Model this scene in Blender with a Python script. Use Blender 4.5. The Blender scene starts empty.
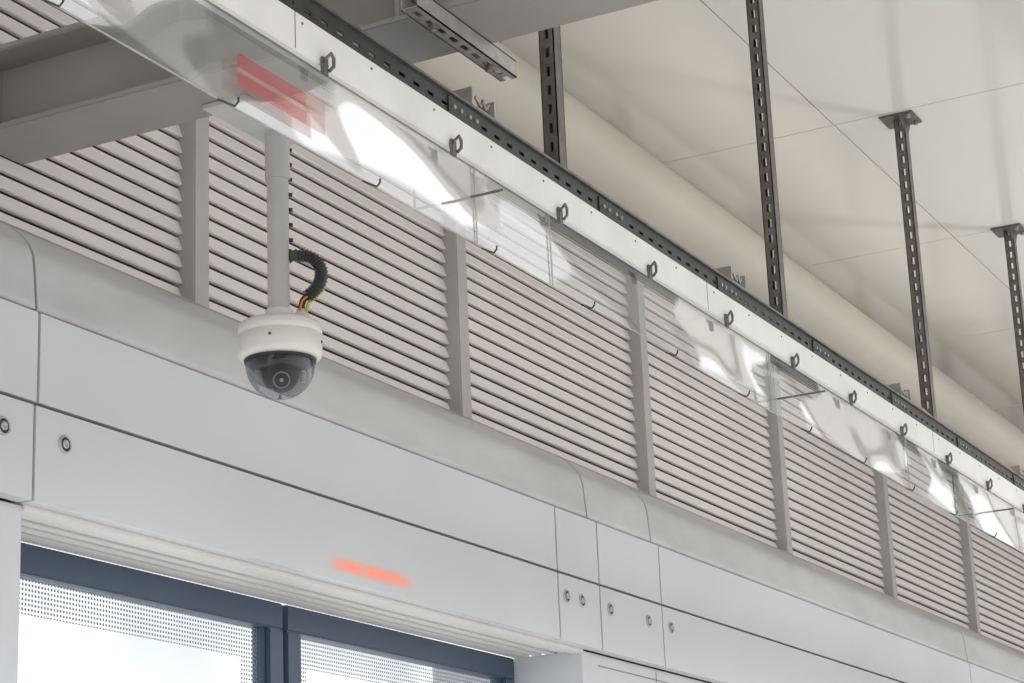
import bpy, bmesh, math, random
from mathutils import Vector, Matrix
random.seed(4)
H = 1.6   # eye height; all heights below are given relative to the eye and lifted by H
scene = bpy.context.scene
scene.view_settings.view_transform = 'Standard'

# ------------------------------------------------------------ materials
def mat(name, col, rough=0.5, metal=0.0, spec=0.5, noise=0.0, nscale=6.0, bump=0.0, bscale=40.0, coat=0.0,
        col2=None, stretch=(1,1,1)):
    m = bpy.data.materials.new(name); m.use_nodes = True
    nt = m.node_tree; b = nt.nodes["Principled BSDF"]
    b.inputs["Base Color"].default_value = (*col, 1)
    b.inputs["Roughness"].default_value = rough
    b.inputs["Metallic"].default_value = metal
    b.inputs["Specular IOR Level"].default_value = spec
    b.inputs["Coat Weight"].default_value = coat
    b.inputs["Coat Roughness"].default_value = 0.12
    tc = nt.nodes.new("ShaderNodeTexCoord")
    mp = nt.nodes.new("ShaderNodeMapping"); mp.inputs["Scale"].default_value = stretch
    nt.links.new(tc.outputs["Object"], mp.inputs["Vector"])
    if noise > 0 or col2:
        n = nt.nodes.new("ShaderNodeTexNoise"); n.inputs["Scale"].default_value = nscale
        n.inputs["Detail"].default_value = 6
        nt.links.new(mp.outputs["Vector"], n.inputs["Vector"])
        r = nt.nodes.new("ShaderNodeValToRGB")
        r.color_ramp.elements[0].position = 0.35; r.color_ramp.elements[1].position = 0.65
        c2 = col2 if col2 else tuple(c*(1-noise) for c in col)
        r.color_ramp.elements[0].color = (*c2, 1); r.color_ramp.elements[1].color = (*col, 1)
        nt.links.new(n.outputs["Fac"], r.inputs["Fac"])
        nt.links.new(r.outputs["Color"], b.inputs["Base Color"])
    if bump > 0:
        n2 = nt.nodes.new("ShaderNodeTexNoise"); n2.inputs["Scale"].default_value = bscale
        nt.links.new(mp.outputs["Vector"], n2.inputs["Vector"])
        bp = nt.nodes.new("ShaderNodeBump"); bp.inputs["Strength"].default_value = bump
        bp.inputs["Distance"].default_value = 0.01
        nt.links.new(n2.outputs["Fac"], bp.inputs["Height"])
        nt.links.new(bp.outputs["Normal"], b.inputs["Normal"])
    return m

M_panel  = mat("painted_cladding", (0.65,0.67,0.70), 0.32, noise=0.05, nscale=1.5, coat=0.25)
M_roll   = mat("bullnose_paint", (0.61,0.61,0.62), 0.36, noise=0.15, nscale=2.5, stretch=(1,3,3), coat=0.2)
M_dark   = mat("dark_gap", (0.03,0.03,0.035), 0.8, noise=0.2)
M_back   = mat("louver_backing", (0.10,0.08,0.072), 0.8, noise=0.2)
M_slat   = mat("louver_paint", (0.86,0.81,0.785), 0.42, noise=0.06, nscale=3)
M_mull   = mat("mullion_paint", (0.46,0.445,0.43), 0.5, noise=0.08)
M_ceil   = mat("ceiling_panel_paint", (0.78,0.755,0.70), 0.20, noise=0.05, nscale=0.8, coat=0.55, bump=0.06, bscale=1.2)
M_pipe   = mat("ceiling_duct_paint", (0.57,0.525,0.455), 0.4, noise=0.08, nscale=2)
M_beam   = mat("steel_beam_paint", (0.31,0.295,0.275), 0.5, noise=0.15, nscale=3)
M_galv   = mat("galvanised_steel", (0.18,0.17,0.16), 0.42, metal=0.4, noise=0.35, nscale=25)
M_galvl  = mat("galvanised_light", (0.45,0.43,0.41), 0.4, metal=0.4, noise=0.25, nscale=30)
M_tray   = mat("tray_steel", (0.06,0.057,0.054), 0.5, metal=0.3, noise=0.3, nscale=20)
M_cable  = mat("black_cable", (0.02,0.02,0.02), 0.45, noise=0.1)
M_cond   = mat("grey_conduit", (0.075,0.075,0.08), 0.4, noise=0.15)
M_lens   = mat("lens_black", (0.008,0.008,0.01), 0.25, noise=0.1)
M_orange = mat("orange_cable", (0.75,0.22,0.05), 0.5, noise=0.1)
M_yellow = mat("yellow_green_wire", (0.62,0.60,0.06), 0.5, noise=0.1)
M_rail   = mat("rail_white_paint", (0.76,0.75,0.72), 0.35, noise=0.10, nscale=6)
M_cam    = mat("camera_housing_white", (0.80,0.77,0.73), 0.35, noise=0.04, nscale=10)
M_pole   = mat("pole_paint", (0.58,0.57,0.56), 0.4, noise=0.1, nscale=8)
M_bolt   = mat("bolt_ring", (0.05,0.05,0.055), 0.4, metal=0.6, noise=0.2)
M_boltc  = mat("bolt_cap", (0.50,0.51,0.53), 0.3, metal=0.5, noise=0.1)
M_frame  = mat("window_frame_blue", (0.055,0.085,0.14), 0.4, noise=0.1, nscale=4)
M_soff   = mat("soffit_white", (0.78,0.76,0.74), 0.45, noise=0.05)
M_soffd  = mat("soffit_groove", (0.22,0.18,0.16), 0.6, noise=0.1)
M_pier   = mat("pier_panel", (0.64,0.665,0.70), 0.4, noise=0.05)
M_joint  = mat("pier_joint", (0.30,0.31,0.33), 0.6, noise=0.1)
M_floor  = mat("platform_paving", (0.64,0.61,0.58), 0.7, noise=0.12, nscale=3)

def mat_film():
    m = bpy.data.materials.new("clear_film"); m.use_nodes = True
    nt = m.node_tree; nt.nodes.clear()
    out = nt.nodes.new("ShaderNodeOutputMaterial")
    at = nt.nodes.new("ShaderNodeAttribute"); at.attribute_name = "painted_glare"  # mask that paints white sky glare into the film
    tr = nt.nodes.new("ShaderNodeBsdfTransparent"); tr.inputs[0].default_value = (0.90,0.93,0.93,1)
    gl = nt.nodes.new("ShaderNodeBsdfGlossy"); gl.inputs["Roughness"].default_value = 0.03
    df = nt.nodes.new("ShaderNodeBsdfDiffuse"); df.inputs[0].default_value = (0.95,0.95,0.94,1)
    tc = nt.nodes.new("ShaderNodeTexCoord")
    n = nt.nodes.new("ShaderNodeTexNoise"); n.inputs["Scale"].default_value = 2.6
    n.inputs["Detail"].default_value = 0.5
    nt.links.new(tc.outputs["Object"], n.inputs["Vector"])
    bp = nt.nodes.new("ShaderNodeBump"); bp.inputs["Distance"].default_value = 0.02; bp.inputs["Strength"].default_value = 0.40
    nt.links.new(n.outputs["Fac"], bp.inputs["Height"])
    nt.links.new(bp.outputs["Normal"], gl.inputs["Normal"])
    g = nt.nodes.new("ShaderNodeMixShader"); g.inputs[0].default_value = 0.75
    nt.links.new(df.outputs[0], g.inputs[1]); nt.links.new(gl.outputs[0], g.inputs[2])
    c = nt.nodes.new("ShaderNodeMixShader"); c.inputs[0].default_value = 0.12
    nt.links.new(tr.outputs[0], c.inputs[1]); nt.links.new(gl.outputs[0], c.inputs[2])
    f = nt.nodes.new("ShaderNodeMixShader")
    nt.links.new(at.outputs["Fac"], f.inputs[0])
    nt.links.new(c.outputs[0], f.inputs[1]); nt.links.new(g.outputs[0], f.inputs[2])
    nt.links.new(f.outputs[0], out.inputs["Surface"])
    return m
M_film = mat_film()
def mat_tape(name,col,fac):
    m = bpy.data.materials.new(name); m.use_nodes = True
    nt = m.node_tree; nt.nodes.clear()
    out = nt.nodes.new("ShaderNodeOutputMaterial")
    tr = nt.nodes.new("ShaderNodeBsdfTransparent"); tr.inputs[0].default_value=(1,.86,.84,1)
    df = nt.nodes.new("ShaderNodeBsdfPrincipled"); df.inputs["Base Color"].default_value=(*col,1); df.inputs["Roughness"].default_value=.25
    f = nt.nodes.new("ShaderNodeMixShader"); f.inputs[0].default_value=fac
    nt.links.new(tr.outputs[0], f.inputs[1]); nt.links.new(df.outputs[0], f.inputs[2]); nt.links.new(f.outputs[0], out.inputs["Surface"])
    return m
M_red  = mat_tape("red_tape",(0.42,0.05,0.055),.55)
M_pink = mat_tape("faded_tape",(0.50,0.30,0.28),.40)

def mat_domeglass():
    m = bpy.data.materials.new("smoked_dome"); m.use_nodes = True
    nt = m.node_tree; nt.nodes.clear()
    out = nt.nodes.new("ShaderNodeOutputMaterial")
    tr = nt.nodes.new("ShaderNodeBsdfTransparent"); tr.inputs[0].default_value = (0.58,0.59,0.62,1)
    gl = nt.nodes.new("ShaderNodeBsdfGlossy"); gl.inputs["Roughness"].default_value = 0.01
    lw = nt.nodes.new("ShaderNodeLayerWeight"); lw.inputs[0].default_value = 0.18
    mth = nt.nodes.new("ShaderNodeMath"); mth.operation='MULTIPLY_ADD'
    mth.inputs[1].default_value = 0.60; mth.inputs[2].default_value = 0.045
    nt.links.new(lw.outputs["Facing"], mth.inputs[0])
    f = nt.nodes.new("ShaderNodeMixShader")
    nt.links.new(mth.outputs[0], f.inputs[0]); nt.links.new(tr.outputs[0], f.inputs[1]); nt.links.new(gl.outputs[0], f.inputs[2])
    nt.links.new(f.outputs[0], out.inputs["Surface"])
    return m
M_dome = mat_domeglass()

# ------------------------------------------------------------ mesh builder
class MB:
    def __init__(s, name):
        s.name=name; s.v=[]; s.f=[]; s.mi=[]; s.sm=[]; s.mats=[]
    def m(s, mt):
        if mt not in s.mats: s.mats.append(mt)
        return s.mats.index(mt)
    def add(s, vs, fs, mt, smooth=False):
        o=len(s.v); s.v += [tuple(v) for v in vs]; k=s.m(mt)
        for f in fs: s.f.append([o+i for i in f]); s.mi.append(k); s.sm.append(smooth)
    def box(s, x0,x1,y0,y1,z0,z1, mt, bev=0.0):
        if bev<=0:
            vs=[(x0,y0,z0),(x1,y0,z0),(x1,y1,z0),(x0,y1,z0),(x0,y0,z1),(x1,y0,z1),(x1,y1,z1),(x0,y1,z1)]
            fs=[(0,3,2,1),(4,5,6,7),(0,1,5,4),(1,2,6,5),(2,3,7,6),(3,0,4,7)]
            s.add(vs,fs,mt)
        else:
            bm=bmesh.new(); bmesh.ops.create_cube(bm,size=1)
            for v in bm.verts:
                v.co=Vector(((x0+x1)/2+v.co.x*(x1-x0),(y0+y1)/2+v.co.y*(y1-y0),(z0+z1)/2+v.co.z*(z1-z0)))
            bmesh.ops.bevel(bm,geom=bm.edges[:],offset=bev,segments=2,affect='EDGES')
            bm.verts.index_update()
            s.add([v.co.copy() for v in bm.verts],[[v.index for v in f.verts] for f in bm.faces],mt)
            bm.free()
    def prof(s, pts, x0, x1, mt, closed=True, smooth=False):
        n=len(pts); vs=[(x0,y,z) for y,z in pts]+[(x1,y,z) for y,z in pts]
        fs=[]
        for i in range(n if closed else n-1):
            j=(i+1)%n; fs.append((i,j,n+j,n+i))
        s.add(vs,fs,mt,smooth)
        if closed:
            s.add(vs[:n],[tuple(range(n))[::-1]],mt); s.add(vs[n:],[tuple(range(n))],mt)
    def rev(s, c, pr, mt, n=48, smooth=True, axis='Z'):
        vs=[];fs=[]
        for r,h in pr:
            for k in range(n):
                a=2*math.pi*k/n
                if axis=='Z': vs.append((c[0]+r*math.cos(a),c[1]+r*math.sin(a),c[2]+h))
                else: vs.append((c[0]+r*math.cos(a),c[1]+h,c[2]+r*math.sin(a)))
        for i in range(len(pr)-1):
            for k in range(n):
                k2=(k+1)%n; fs.append((i*n+k,i*n+k2,(i+1)*n+k2,(i+1)*n+k))
        s.add(vs,fs,mt,smooth)
    def tube(s, path, r, mt, n=12, ribs=None, caps=True):
        P=[Vector(p) for p in path]; vs=[];fs=[]
        up=Vector((0.13,0.21,1)).normalized()
        for i,p in enumerate(P):
            t=(P[min(i+1,len(P)-1)]-P[max(i-1,0)]).normalized()
            a=t.cross(up)
            if a.length<0.05: a=t.cross(Vector((1,0,0)))
            a.normalize(); b=t.cross(a)
            rr = r if ribs is None else r*(1+ribs*(i%2))
            for k in range(n):
                g=2*math.pi*k/n; vs.append(p+a*rr*math.cos(g)+b*rr*math.sin(g))
        for i in range(len(P)-1):
            for k in range(n):
                k2=(k+1)%n; fs.append((i*n+k,i*n+k2,(i+1)*n+k2,(i+1)*n+k))
        s.add(vs,fs,mt,ribs is None)
        if caps:
            s.add(vs[:n],[tuple(range(n))],mt); s.add(vs[-n:],[tuple(range(n))],mt)
    def done(s, origin=None):
        me=bpy.data.meshes.new(s.name)
        o=Vector(origin) if origin else Vector((0,0,0))
        me.from_pydata([tuple(Vector(v)-o) for v in s.v],[],s.f)
        for mt in s.mats: me.materials.append(mt)
        for p,k,sm in zip(me.polygons,s.mi,s.sm): p.material_index=k; p.use_smooth=sm
        bm=bmesh.new(); bm.from_mesh(me); bmesh.ops.recalc_face_normals(bm,faces=bm.faces[:]); bm.to_mesh(me); bm.free()
        ob=bpy.data.objects.new(s.name,me); ob.location=o
        scene.collection.objects.link(ob); return ob
def z(h): return h+H

X0, X1 = -1.0, 24.0
# ------------------------------------------------------------ floor + wall core
b=MB("floor"); b.box(-12,30,-14,6,-0.1,0,M_floor); b.done()
b=MB("wall_back"); b.box(X0,X1,3.472,3.60,z(1.80),z(3.2),M_back); b.done()
b=MB("cladding_subframe"); b.box(X0,X1,3.292,3.47,z(1.152),z(1.590),M_dark); b.done()
b=MB("wall_right"); b.box(6.87,X1,3.30,3.9,0,z(1.13),M_pier); b.done()
b=MB("wall_left"); b.box(X0,3.90,3.30,3.9,0,z(1.13),M_pier); b.done()
b=MB("trim_1")
for xx in (7.5,8.7,9.9): b.box(xx,xx+.005,3.2985,3.30,0,z(1.12),M_joint)
b.box(7.0,X1,3.2985,3.30,z(1.088),z(1.0925),M_joint)
b.done()

# ------------------------------------------------------------ louvres
PITCH=0.048; ZL0=1.80; NSL=26
mx=[4.69+1.503*k for k in range(-4,13)]
for k in range(len(mx)-1):
    a,c=mx[k]+.037,mx[k+1]-.037
    b=MB("louver_panel")
    for i in range(NSL):
        zz=z(ZL0+i*PITCH)
        b.prof([(3.395,zz),(3.392,zz+.002),(3.4045,zz+.038),(3.409,zz+.040),(3.413,zz+.038),(3.399,zz+.002)],a,c,M_slat)
        b.prof([(3.399,zz),(3.413,zz+.001),(3.413,zz+.0035),(3.399,zz+.003)],a,c,M_slat)
    b.prof([(3.353,z(1.837)),(3.391,z(1.856)),(3.391,z(1.80)),(3.353,z(1.80))],a,c,M_roll)
    b.done()
for x in mx:
    b=MB("louver_mullion")
    b.box(x-.036,x+.036,3.352,3.47,z(1.80),z(3.05),M_mull,0.004)
    b.done()
b=MB("trim_2"); b.box(X0,X1,3.36,3.47,z(3.052),z(3.2),M_mull); b.done()

# ------------------------------------------------------------ bullnose cladding
roll=[(3.350,1.834),(3.330,1.8175),(3.312,1.802),(3.296,1.786),(3.283,1.770),(3.273,1.753),(3.266,1.734),(3.262,1.712),(3.259,1.68),(3.257,1.65),(3.254,1.620),(3.252,1.597)]
back=[(3.29,1.597),(3.29,1.70),(3.350,1.80)]
def pieces(seams,g):
    s=[X0]+seams+[X1]
    return [(s[i]+g/2,s[i+1]-g/2) for i in range(len(s)-1)]
for a,c in pieces([3.88,6.87,7.42,11.55,15.6,19.7],.010):
    b=MB("bullnose_cladding")
    b.prof([(y,z(h)) for y,h in roll+back],a,c,M_roll)
    ob=b.done()
    for p in ob.data.polygons:
        p.use_smooth = abs(p.normal.x)<.5
b=MB("trim_3")
b.prof([(3.300,z(1.600)),(3.300,z(1.70)),(3.352,z(1.790)),(3.46,z(1.79)),(3.46,z(1.600))],X0,X1,M_dark); b.done()
for a,c in pieces([3.89,6.61,6.94,7.48,11.57,15.6,19.7],.010):
    b=MB("cladding_panel")
    b.box(a,c,3.25,3.288,z(1.370),z(1.590),M_panel); b.done()
low=[(3.25,1.361),(3.25,1.133),(3.29,1.133),(3.29,1.361)]
lowp=[]
for a,c in pieces([3.88,6.61,6.94,7.48,11.57,15.6,19.7],.010):
    b=MB("cladding_panel")
    b.prof([(y,z(h)) for y,h in low],a,c,M_panel); lowp.append((a,c,b.done()))
def to_panel(x,o):
    for a,c,p in lowp:
        if a<=x<=c: o.parent=p
for x in (3.77,3.99,6.67,6.79,7.02,7.35,7.555,11.45,11.7):
    b=MB("bolt")
    b.rev((x,3.25,z(1.288)),[(0.0225,0),(0.0225,-.004),(.0185,-.0055),(.0175,-.002)],M_boltc,24,axis='Y')
    b.rev((x,3.25,z(1.288)),[(0.0178,-.003),(.0105,-.003)],M_bolt,24,axis='Y')
    b.rev((x,3.25,z(1.288)),[(0.0105,-.001),(.0105,-.006),(.005,-.006),(.0045,-.002),(0.0001,-.002)],M_boltc,24,axis='Y')
    to_panel(x,b.done())
# soffit
b=MB("window_soffit")
b.box(3.90,6.87,3.292,3.335,z(1.120),z(1.15),M_soff,0.002)
for i in range(4):
    y0=3.340+i*.050
    b.box(3.90,6.87,y0,y0+.014,z(1.140),z(1.15),M_soffd)
    b.box(3.90,6.87,y0+.014,y0+.048,z(1.129),z(1.15),M_soff,0.002)
b.box(3.90,6.87,3.54,3.56,z(1.129),z(1.15),M_soff)
b.done()

def mat_reflection():  # emission standing in for a red reflection on the cladding
    m=bpy.data.materials.new("red_reflection_glow"); m.use_nodes=True; nt=m.node_tree; nt.nodes.clear()
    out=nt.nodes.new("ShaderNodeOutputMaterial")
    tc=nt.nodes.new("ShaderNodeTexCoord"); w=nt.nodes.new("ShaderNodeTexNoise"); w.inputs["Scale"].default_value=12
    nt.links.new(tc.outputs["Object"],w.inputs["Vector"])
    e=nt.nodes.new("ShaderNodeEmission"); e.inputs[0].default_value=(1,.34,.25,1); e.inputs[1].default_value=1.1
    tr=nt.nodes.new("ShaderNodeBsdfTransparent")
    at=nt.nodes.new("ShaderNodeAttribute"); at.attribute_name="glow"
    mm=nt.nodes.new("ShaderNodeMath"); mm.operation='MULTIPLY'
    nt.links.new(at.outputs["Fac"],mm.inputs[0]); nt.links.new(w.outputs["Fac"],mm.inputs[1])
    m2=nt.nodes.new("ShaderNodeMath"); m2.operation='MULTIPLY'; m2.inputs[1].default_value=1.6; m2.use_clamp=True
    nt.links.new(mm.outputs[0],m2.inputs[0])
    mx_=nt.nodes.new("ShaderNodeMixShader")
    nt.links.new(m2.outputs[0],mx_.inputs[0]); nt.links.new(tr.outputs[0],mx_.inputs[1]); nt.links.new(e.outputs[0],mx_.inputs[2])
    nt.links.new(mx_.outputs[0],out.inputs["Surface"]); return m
M_reflection=mat_reflection()
def grid_attr(name, xs, zs, yf, mt, attr, fn):
    vs=[];fs=[];val=[]
    for x in xs:
        for h in zs: vs.append((x,yf(x,h),z(h))); val.append(fn(x,h))
    n=len(zs)
    for i in range(len(xs)-1):
        for j in range(n-1): fs.append((i*n+j,(i+1)*n+j,(i+1)*n+j+1,i*n+j+1))
    me=bpy.data.meshes.new(name); me.from_pydata(vs,[],fs); me.materials.append(mt)
    at=me.attributes.new(attr,'FLOAT','POINT')
    for i,v in enumerate(val): at.data[i].value=v
    for p in me.polygons: p.use_smooth=True
    ob=bpy.data.objects.new(name,me); scene.collection.objects.link(ob); return ob
def sst(a,b_,x):
    t=min(1,max(0,(x-a)/(b_-a))); return t*t*(3-2*t)
to_panel(5.4,grid_attr("painted_reflection",[5.12+i*.54/40 for i in range(41)],[1.153+j*.058/14 for j in range(15)],
   lambda x,h:3.2485, M_reflection,"glow",lambda x,h: sst(5.12,5.26,x)*sst(5.66,5.52,x)*sst(1.153,1.180,h)*sst(1.211,1.184,h)))  # soft red reflection painted on the panel as a glowing patch

# ------------------------------------------------------------ windows
def mat_glass_frit():
    m=bpy.data.materials.new("frit_glass"); m.use_nodes=True; nt=m.node_tree; nt.nodes.clear()
    out=nt.nodes.new("ShaderNodeOutputMaterial")
    tc=nt.nodes.new("ShaderNodeTexCoord"); sp=nt.nodes.new("ShaderNodeSeparateXYZ")
    nt.links.new(tc.outputs["Object"],sp.inputs[0])
    def M(op,a,b_=None):
        n=nt.nodes.new("ShaderNodeMath"); n.operation=op
        for i,v in enumerate((a,b_)):
            if v is None: continue
            if isinstance(v,(int,float)): n.inputs[i].default_value=v
            else: nt.links.new(v,n.inputs[i])
        return n.outputs[0]
    P=.0125
    fx=M('SUBTRACT',M('FRACT',M('DIVIDE',M('ADD',sp.outputs[0],10),P)),.5)
    fz=M('SUBTRACT',M('FRACT',M('DIVIDE',M('ADD',sp.outputs[2],10),P)),.5)
    d=M('SQRT',M('ADD',M('MULTIPLY',fx,fx),M('MULTIPLY',fz,fz)))
    dot=M('LESS_THAN',d,.32)
    at=nt.nodes.new("ShaderNodeAttribute"); at.attribute_name="edge"
    k=M('MULTIPLY',dot,M('GREATER_THAN',at.outputs["Fac"],.5))
    df=nt.nodes.new("ShaderNodeBsdfDiffuse"); df.inputs[0].default_value=(.28,.30,.32,1)
    tr=nt.nodes.new("ShaderNodeBsdfTransparent"); tr.inputs[0].default_value=(.92,.95,.96,1)
    gl=nt.nodes.new("ShaderNodeBsdfGlossy"); gl.inputs["Roughness"].default_value=.02
    a=nt.nodes.new("ShaderNodeMixShader"); a.inputs[0].default_value=.10
    nt.links.new(tr.outputs[0],a.inputs[1]); nt.links.new(gl.outputs[0],a.inputs[2])
    f=nt.nodes.new("ShaderNodeMixShader")
    nt.links.new(k,f.inputs[0]); nt.links.new(a.outputs[0],f.inputs[1]); nt.links.new(df.outputs[0],f.inputs[2])
    nt.links.new(f.outputs[0],out.inputs["Surface"]); return m
M_gl=mat_glass_frit()
def window(name,xa,xb):
    root=bpy.data.objects.new(name,None); root.location=((xa+xb)/2,3.58,0); scene.collection.objects.link(root)
    b=MB("frame"); fw=.075
    b.box(xa,xb,3.561,3.62,z(1.05),z(1.128),M_frame,.004)
    b.box(xa,xb,3.565,3.62,.0,.12,M_frame,.004)
    b.box(xa,xa+fw,3.56,3.62,.12,z(1.05),M_frame,.004)
    b.box(xb-fw,xb,3.56,3.62,.12,z(1.05),M_frame,.004)
    b.box(xa+fw,xa+fw+.018,3.575,3.61,.12,z(1.05),M_frame,.002)
    b.box(xb-fw-.018,xb-fw,3.575,3.61,.12,z(1.05),M_frame,.002)
    f=b.done()
    ga,gb=xa+fw+.018,xb-fw-.018; zt=1.05
    def edge(x,h):
        return 1.0 if (zt-h<.085 or x-ga<.05 or gb-x<.085) else 0.0
    xs=[ga+(gb-ga)*i/80 for i in range(81)]; zs=[-1.48+(zt+1.48)*j/120 for j in range(121)]
    g=grid_attr("glass",xs,zs,lambda x,h:3.592,M_gl,"edge",edge)
    for o in (f,g):
        o.parent=root
        o.matrix_parent_inverse=Matrix.Translation(-Vector(root.location))
window("window_1",3.92,5.39)
window("window_2",5.41,6.86)
def mat_interior():
    m=bpy.data.materials.new("glowing_interior"); m.use_nodes=True; nt=m.node_tree
    b=nt.nodes["Principled BSDF"]
    tc=nt.nodes.new("ShaderNodeTexCoord"); n=nt.nodes.new("ShaderNodeTexNoise"); n.inputs["Scale"].default_value=2.2
    n.inputs["Detail"].default_value=1
    nt.links.new(tc.outputs["Object"],n.inputs["Vector"])
    r=nt.nodes.new("ShaderNodeValToRGB"); r.color_ramp.elements[0].position=.35; r.color_ramp.elements[1].position=.58
    r.color_ramp.elements[0].color=(.74,.78,.81,1); r.color_ramp.elements[1].color=(1,1,1,1)
    nt.links.new(n.outputs["Fac"],r.inputs["Fac"])
    nt.links.new(r.outputs["Color"],b.inputs["Base Color"]); nt.links.new(r.outputs["Color"],b.inputs["Emission Color"])
    b.inputs["Emission Strength"].default_value=.85; return m  # room lighting put into the wall itself as emission
b=MB("wall_interior"); b.box(3.9,6.9,3.95,3.98,0,z(1.5),mat_interior()); b.done()

# ------------------------------------------------------------ ceiling
b=MB("ceiling")
ZC=3.09
ys=[0.5,0.9,2.40,3.16]; xs=[7.43+1.55*k for k in range(-6,12)]
for i in range(len(ys)-1):
    for j in range(len(xs)-1):
        b.box(xs[j]+.002,xs[j+1]-.002,ys[i]+.002,ys[i+1]-.002,z(ZC),z(ZC+.02),M_ceil,.0015)
b.box(xs[0],xs[-1],0.5,3.6,z(ZC+.021),z(ZC+.12),M_back)
b.box(xs[0],xs[-1],0.40,0.496,z(ZC-.05),z(ZC+.13),M_ceil)
b.done()
b=MB("ventilation_duct")
DC=(3.03,2.845); DR=.118
pts=[(DC[0]+DR*math.cos(a),z(DC[1])+DR*math.sin(a)) for a in [2*math.pi*i/48 for i in range(48)]]
b.prof(pts,xs[0],xs[-1],M_pipe,smooth=True)
x=5.9-4.5
while x<20:
    b.box(x+.012,x+.02,DC[0]-.004,DC[0]+.004,z(DC[1]+DR),z(ZC),M_galv)
    x+=4.5
b.done()

# ------------------------------------------------------------ steel cross beam
b=MB("steel_beam")
bx0,bx1=3.72,3.93; zb=2.0; ht=.22; tf=.016
b.box(bx0,bx1,.6,3.35,z(zb),z(zb+tf),M_beam,.003)
b.box(bx0,bx1,.6,3.35,z(zb+ht-tf),z(zb+ht),M_beam,.003)
b.box((bx0+bx1)/2-.006,(bx0+bx1)/2+.006,.6,3.35,z(zb+tf-.002),z(zb+ht-tf+.002),M_beam)
for yy in (1.2,2.15,2.72,3.32):
    b.box(bx0+.01,(bx0+bx1)/2-.005,yy,yy+.01,z(zb+tf-.002),z(zb+ht-tf+.002),M_beam)
b.done()
b=MB("beam_hanger_post")
b.box(3.79,3.86,2.68,2.75,z(zb+ht),z(ZC),M_mull,.003)
b.box(3.75,3.90,2.64,2.79,z(zb+ht),z(zb+ht+.012),M_galv,.002)
b.done()

# ------------------------------------------------------------ slotted channel
def channel(b, base, L, axis='Z', w=.041, mt=M_galv, t=.0028, pitch=.05, slot=.026, inner=None):
    def B(l0,l1,u0,u1,v0,v1,m=mt):
        if axis=='Z': b.box(base[0]+u0,base[0]+u1,base[1]+v0,base[1]+v1,base[2]+l0,base[2]+l1,m)
        elif axis=='X': b.box(base[0]+l0,base[0]+l1,base[1]+v0,base[1]+v1,base[2]+u0,base[2]+u1,m)
    B(0,L,0,t,-w/2,-.0065); B(0,L,0,t,.0065,w/2)
    n=int(L/pitch)
    for i in range(n+1):
        l0=i*pitch; l1=min(L,l0+pitch-slot)
        if l1>l0: B(l0,l1,0,t,-.0066,.0066)
    B(0,L,0,w,-w/2,-w/2+t); B(0,L,0,w,w/2-t,w/2)
    B(0,L,w-t,w,-w/2,-w/2+.009); B(0,L,w-t,w,w/2-.009,w/2)
hx=[4.50+1.505*k for k in range(-1,9)]
TZ=1.812
for x in hx:
    b=MB("ceiling_hanger")
    channel(b,(x-.02,2.165,z(TZ+.02)),ZC-TZ-.028)
    b.box(x-.065,x+.065,2.10,2.23,z(ZC-.008),z(ZC),M_galv,.002)
    for s0,s1 in ((.021,.058),(-.020,-.058)):
        b.add([(x+s0,2.145,z(ZC-.008)),(x+s1,2.145,z(ZC-.008)),(x+s0,2.145,z(ZC-.06)),
           (x+s0,2.150,z(ZC-.008)),(x+s1,2.150,z(ZC-.008)),(x+s0,2.150,z(ZC-.06))],
          [(0,1,2),(5,4,3),(0,3,4,1),(1,4,5,2),(2,5,3,0)],M_galv)
    for sx in (-.045,.045):
        b.tube([(x+sx,2.12,z(ZC-.02)),(x+sx,2.12,z(ZC-.006))],.008,M_galvl,6)
    b.done()
b=MB("strut_channel")
channel(b,(3.60,2.05,z(1.9588)),.44,axis='X',mt=M_galvl,slot=.03)
for xx in (3.70,3.95):
    b.tube([(xx,2.05,z(1.946)),(xx,2.05,z(1.998))],.006,M_galvl,8)
    b.tube([(xx,2.05,z(1.948)),(xx,2.05,z(1.958))],.012,M_galv,6)
b.done()

# ------------------------------------------------------------ cable tray
b=MB("cable_tray")
ty0,ty1,tz=2.10,2.235,TZ
XT=20.0
for yy in (ty0,ty1-.003):
    b.box(.6,XT,yy,yy+.003,z(tz),z(tz+.024),M_tray); b.box(.6,XT,yy,yy+.003,z(tz+.032),z(tz+.062),M_tray)
    x=.6
    while x<XT: b.box(x,x+.035,yy,yy+.003,z(tz+.024),z(tz+.032),M_tray); x+=.06
b.box(.6,XT,ty0-.008,ty0+.001,z(tz+.056),z(tz+.062),M_galv)
b.box(.6,XT,ty0-.005,ty0+.001,z(tz),z(tz+.006),M_galv)
b.box(.6,XT,ty0,ty1,z(tz),z(tz+.003),M_tray)
x=.9
while x<XT:
    b.box(x-.07,x+.07,ty0-.004,ty0,z(tz+.010),z(tz+.050),M_tray)
    for q in (-.05,-.02,.02,.05): b.tube([(x+q,ty0-.009,z(tz+.028)),(x+q,ty0,z(tz+.028))],.005,M_galvl,6)
    x+=.7525
for i in range(3):
    yy=ty0+.014+i*.011; ph=random.random()*6
    b.tube([(.7+j*.125, yy+.003*math.sin(j*1.3+ph), z(tz+.050+.009*math.sin(j*.35+ph)+.006*(i%2))) for j in range(150)],.0070,M_cable,8)
for i in range(2):
    yy=ty1-.03+i*.012
    b.tube([(.7+j*.125, yy, z(tz+.050+.010*math.sin(j*.5+i))) for j in range(150)],.0075,M_cable,8)
for xa,n_ in ((7.0,14),(8.1,16)):
    b.tube([(xa+j*.05,2.122+.004*math.sin(j),z(tz+.068+.018*math.sin(j*math.pi/(n_-1)))) for j in range(n_)],.006,M_orange,8)
b.done()
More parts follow.
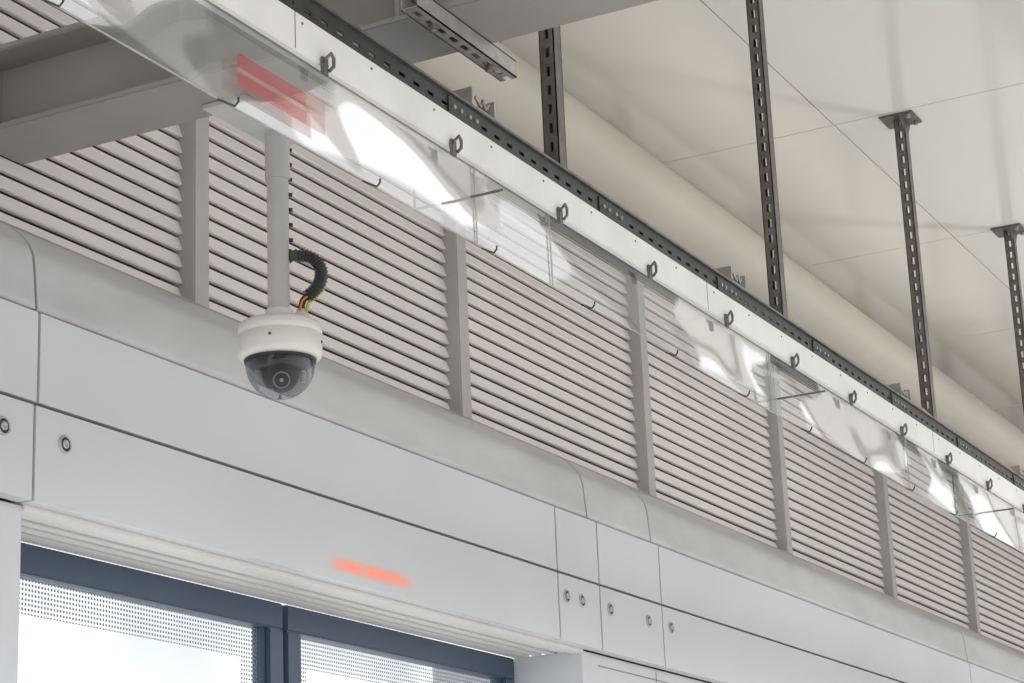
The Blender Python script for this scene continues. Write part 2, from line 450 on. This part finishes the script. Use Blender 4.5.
for x in [h-.50 for h in hx]:
    b=MB("tray_saddle_bracket")
    zz=z(tz+.063)
    b.box(x-.055,x+.055,2.095,2.16,zz,zz+.004,M_galvl)
    b.box(x-.055,x-.050,2.095,2.16,zz,zz+.045,M_galvl)
    b.box(x+.050,x+.055,2.095,2.16,zz,zz+.045,M_galvl)
    b.box(x-.055,x+.055,2.155,2.16,zz,zz+.055,M_rail)
    b.tube([(x-.03,2.10,zz+.030),(x-.01,2.098,zz+.012),(x+.0,2.098,zz+.030),(x+.012,2.098,zz+.012),(x+.03,2.10,zz+.030)],.004,M_galvl,6)
    b.done()

# ------------------------------------------------------------ rail, clips, film
RB,RT=1.728,1.806
b=MB("sheet_rail")
b.prof([(2.080,z(RT)),(2.080,z(RB+.004)),(2.084,z(RB)),(2.096,z(RB)),(2.096,z(RB+.006)),(2.089,z(RB+.010)),(2.089,z(RT-.004)),(2.13,z(RT-.004)),(2.13,z(RT))],.6,20,M_rail)
for i in range(-4,33):
    x=3.307+.508*i
    b.box(x-.010,x+.010,2.072,2.080,z(1.707),z(1.745),M_galv,.002)
    b.tube([(x-.008,2.071,z(1.735)),(x+.006,2.064,z(1.753)),(x+.017,2.065,z(1.746)),(x+.018,2.066,z(1.730)),(x+.008,2.070,z(1.718))],.0038,M_galv,6)
x=1.2
while x<20:
    b.box(x,x+.002,2.0795,2.080,z(RB+.002),z(RT),M_tray); x+=2.01
for x in [.95+.254*k for k in range(74)]:
    b.tube([(x,2.0785,z(1.79)),(x,2.0805,z(1.79))],.003,M_galv,8)
b.done()
clear=[(-1,1.45,0.1),(1.45,2.35,.42),(2.35,3.00,.85),(3.00,3.34,.45),(3.34,3.94,1.0),(3.94,4.28,.50),(4.28,4.85,.08),(4.85,5.12,.18),(5.12,5.70,.92),
       (5.70,6.05,.08),(6.05,6.85,.95),(6.85,7.12,.10),(7.12,7.40,1.0),(7.4,7.68,.12),(7.68,8.9,1.0),(8.9,9.3,.3),(9.3,10.4,.9),(10.4,30,.6)]  # stretches of painted sky glare: start, end, strength
def painted_glare(x,h):
    s=(h-1.55)/.18
    v=0
    off=.10*math.sin(s*2.6+x*2.3)+.035*math.sin(s*9+1.7*x)
    for d in (-.012,0,.012):
        xx=x+off+d
        for a,c,q in clear:
            if a<=xx<c: v+=q/3; break
    hem=.10+.15*math.sin(x*3.7+1.1*math.sin(x*1.9))
    if v>.4: v*= .40+.60*sst(hem-.04,hem+.03,s)
    cr=.62+.18*math.sin(x*2.1+.7)
    if v<.6: v+= .30*max(0,1-abs(s-cr)/.07)*max(0,math.sin(x*3.3+1))
    return min(1,max(.03,v))
def wob(x,h):
    s=(1.728-h)/.18
    return 2.0995+.005*math.sin(x*2.6+2*math.sin(x*1.1))*s+.0012*math.sin(x*9+h*20)*s-.006*s
N=2000
sheet=grid_attr("clear_plastic_sheet",[.6+i*(19.4)/N for i in range(N+1)],[1.550+j*.190/30 for j in range(31)],wob,M_film,"painted_glare",painted_glare)
def sk(o): o.parent=sheet
b=MB("edge_bead")
b.tube([(.6+i*.05,wob(.6+i*.05,1.55),z(1.550)) for i in range(388)],.002,M_galvl,6); sk(b.done())
b=MB("hooks")
for i in range(-4,32):
    x=3.01+.492*i
    b.tube([(x-.030,2.095,z(1.546)),(x+.012,2.088,z(1.546)),(x+.015,2.082,z(1.555)),(x+.008,2.078,z(1.559))],.0022,M_tray,6)
sk(b.done())
b=MB("stay_rods")
for x in (3.93,5.95,8.0):
    b.tube([(x,2.02,z(1.655)),(x,2.235,z(1.655))],.003,M_galv,6)
    b.tube([(x,2.235,z(1.655)),(x,2.24,z(1.66)),(x,2.24,z(1.812))],.003,M_galv,6)
sk(b.done())
b=MB("overlap_seams")
for x in (3.94,4.30,5.70,6.95,8.3):
    b.prof([(wob(x,1.552)-.004,z(1.552)),(2.094,z(1.727)),(2.0955,z(1.727)),(wob(x,1.552)-.0025,z(1.552))],x,x+.004,M_galvl)
sk(b.done())
b=MB("red_tape_band")
def strip(x0_,x1_,h0,h1,mt):
    b.add([(x0_,2.082,z(h0)),(x1_,2.082,z(h0)),(x1_,2.081,z(h1)),(x0_,2.081,z(h1))],[(0,1,2,3)],mt)
strip(3.02,3.25,1.622,1.650,M_red); strip(3.02,3.25,1.612,1.6218,M_pink); strip(3.02,3.25,1.586,1.6118,M_red)
strip(3.2505,3.315,1.586,1.655,M_pink); sk(b.done())

# ------------------------------------------------------------ security camera
cx_,cy_=4.086,2.70
root=bpy.data.objects.new("security_camera",None); root.location=(cx_,cy_,z(1.45)); scene.collection.objects.link(root)
def kid(o):
    o.parent=root; o.matrix_parent_inverse=Matrix.Translation(-Vector(root.location)); return o
b=MB("housing")
c=(cx_,cy_,z(0))
b.rev(c,[(0,1.528),(.03,1.528),(.034,1.524),(.040,1.519),(.080,1.516),(.092,1.511),(.0965,1.504),(.0985,1.495),(.0985,1.486),(.0965,1.484),(.0965,1.481),
         (.0985,1.479),(.0985,1.442),(.0970,1.434),(.092,1.428),(.084,1.424),(.082,1.426)],M_cam,64)
b.rev(c,[(.082,1.426),(.080,1.43),(0,1.43)],M_cable,48)
for a in (200,290,20,110):
    q=math.radians(a); 
    b.tube([(cx_+.0965*math.cos(q),cy_+.0965*math.sin(q),z(1.462)),(cx_+.1005*math.cos(q),cy_+.1005*math.sin(q),z(1.462))],.004,M_galv,8)
kid(b.done())
b=MB("dome_seal_ring")
b.rev(c,[(.084,1.4235),(.083,1.418),(.080,1.417),(.078,1.426)],M_bolt,48); kid(b.done())
b=MB("dome_cover")
RD=.080
pr=[(RD,1.424)]+[(RD*math.cos(t),1.412-RD*math.sin(t)) for t in [math.pi/2*i/20 for i in range(21)]]
b.rev(c,pr,M_dome,56); kid(b.done())
b=MB("lens_module")
b.rev(c,[(.074,1.43),(.074,1.412),(.062,1.400),(0.001,1.400)],M_lens,32)
d=Vector((-.70,-.52,-.50)).normalized()
p=Vector((cx_,cy_,z(1.392)))
side=d.cross(Vector((0,0,1))).normalized()
eb=[(.044*math.cos(t),.044*math.sin(t)) for t in [-math.pi/2+math.pi*i/14 for i in range(15)]]
b.rev((p.x,p.y,p.z),[(max(r,.0001),h) for r,h in eb],M_lens,32)
b.tube([p+d*.034,p+d*.054],.024,M_lens,24)
b.tube([p+d*.054,p+d*.056],.020,M_boltc,20); b.tube([p+d*.056,p+d*.0572],.017,M_lens,20)
b.tube([p+d*.0572,p+d*.058],.005,M_boltc,12)
for s in (-1,1):
    q=p+side*s*.052
    b.tube([q+Vector((0,0,.02)),q-Vector((0,0,.020))],.007,M_soff,10)
b.tube([p-side*.056,p+side*.056],.007,M_galvl,12)
kid(b.done())
b=MB("pole")
b.tube([(cx_-.003,cy_,z(1.525)),(cx_-.003,cy_,z(2.01))],.026,M_pole,28)
b.tube([(cx_-.003,cy_,z(1.87)),(cx_-.003,cy_,z(1.99))],.030,M_pole,28)
b.tube([(cx_-.003,cy_,z(1.523)),(cx_-.003,cy_,z(1.545))],.032,M_cam,28)
for i in range(7):
    zz=z(1.72+.038*i); q=(cx_+.0145,cy_-.0230)
    b.tube([(q[0]-.004,q[1]+.003,zz),(q[0]+.003,q[1]-.004,zz)],.005,M_cable,8)
kid(b.done())
b=MB("mounting_plate")
b.box(3.86,4.16,2.64,2.76,z(2.0)-.012,z(2.0),M_pole,.002); kid(b.done())
b=MB("conduit")
dv=Vector((.62,-.78,0))
ctrl=[(.0,.134),(.045,.138),(.074,.134),(.095,.115),(.099,.088),(.090,.062),(.072,.042),(.056,.028),(.050,.004)]
def cat(P,n=8):
    out=[]
    for i in range(len(P)-1):
        p0=P[max(i-1,0)];p1=P[i];p2=P[i+1];p3=P[min(i+2,len(P)-1)]
        for k in range(n):
            t=k/n
            out.append(tuple(.5*((2*p1[a])+(-p0[a]+p2[a])*t+(2*p0[a]-5*p1[a]+4*p2[a]-p3[a])*t*t+(-p0[a]+3*p1[a]-3*p2[a]+p3[a])*t**3) for a in range(2)))
    out.append(P[-1]); return out
pth=[Vector((cx_,cy_,z(1.545)))+dv*r+Vector((0,0,h)) for r,h in cat(ctrl)]
b.tube(pth[:52],.0125,M_cond,14,ribs=.35)
b.tube(pth[50:],.008,M_cable,10)
off=Vector((.010,-.008,-.006))
b.tube([v+off for v in pth[38:]],.0040,M_yellow,8)
b.tube([v+Vector((-.010,-.004,-.004)) for v in pth[50:]],.0028,M_orange,8)
e=pth[-1]
b.rev((e.x,e.y,z(1.510)),[(0,.040),(.010,.040),(.012,.030),(.020,.028),(.020,.0)],M_cam,20)
b.rev((pth[3].x,pth[3].y,pth[3].z-.014),[(.0001,.0),(.016,.0),(.016,.028),(.0001,.028)],M_cable,14)
kid(b.done())

# ------------------------------------------------------------ light
w=bpy.data.worlds.new("sky"); scene.world=w; w.use_nodes=True
nt=w.node_tree; bg=nt.nodes["Background"]
tc=nt.nodes.new("ShaderNodeTexCoord"); sp=nt.nodes.new("ShaderNodeSeparateXYZ"); nt.links.new(tc.outputs["Generated"],sp.inputs[0])
r=nt.nodes.new("ShaderNodeValToRGB"); r.color_ramp.elements[0].position=0.0; r.color_ramp.elements[1].position=.7
r.color_ramp.elements[0].color=(1,.985,.96,1); r.color_ramp.elements[1].color=(.88,.94,1,1)
nt.links.new(sp.outputs[2],r.inputs["Fac"]); nt.links.new(r.outputs["Color"],bg.inputs["Color"])
bg.inputs["Strength"].default_value=1.34
sl=bpy.data.lights.new("sun","SUN"); sl.energy=1.9; sl.angle=math.radians(15); sl.color=(1,.96,.90)
so=bpy.data.objects.new("sun",sl); scene.collection.objects.link(so)
so.rotation_euler=Vector((.45,.75,-.75)).to_track_quat('-Z','Y').to_euler()
ul=bpy.data.lights.new("added_ceiling_wash","SPOT"); ul.energy=340; ul.spot_size=math.radians(48); ul.spot_blend=1; ul.shadow_soft_size=.35; ul.color=(1,.97,.92)  # unseen spot added to wash soft light over the ceiling
uo=bpy.data.objects.new("added_ceiling_wash",ul); scene.collection.objects.link(uo); uo.location=(11.5,-.6,.5)
uo.rotation_euler=(Vector((8.6,2.0,z(ZC)))-uo.location).to_track_quat('-Z','Y').to_euler()

# ------------------------------------------------------------ camera
Xu=Vector((1194,-599,-2184)).normalized()
Zu=Vector((-312,7341,-2184)); Zu=(Zu-Xu*Zu.dot(Xu)).normalized()
Yu=Zu.cross(Xu)
cam=bpy.data.cameras.new("camera"); cam.sensor_width=36; cam.lens=2184/1024*36
co=bpy.data.objects.new("camera",cam); scene.collection.objects.link(co)
R=Matrix((Xu,Yu,Zu)).to_4x4()
co.matrix_world=Matrix.Translation((0,0,H))@R
scene.camera=co
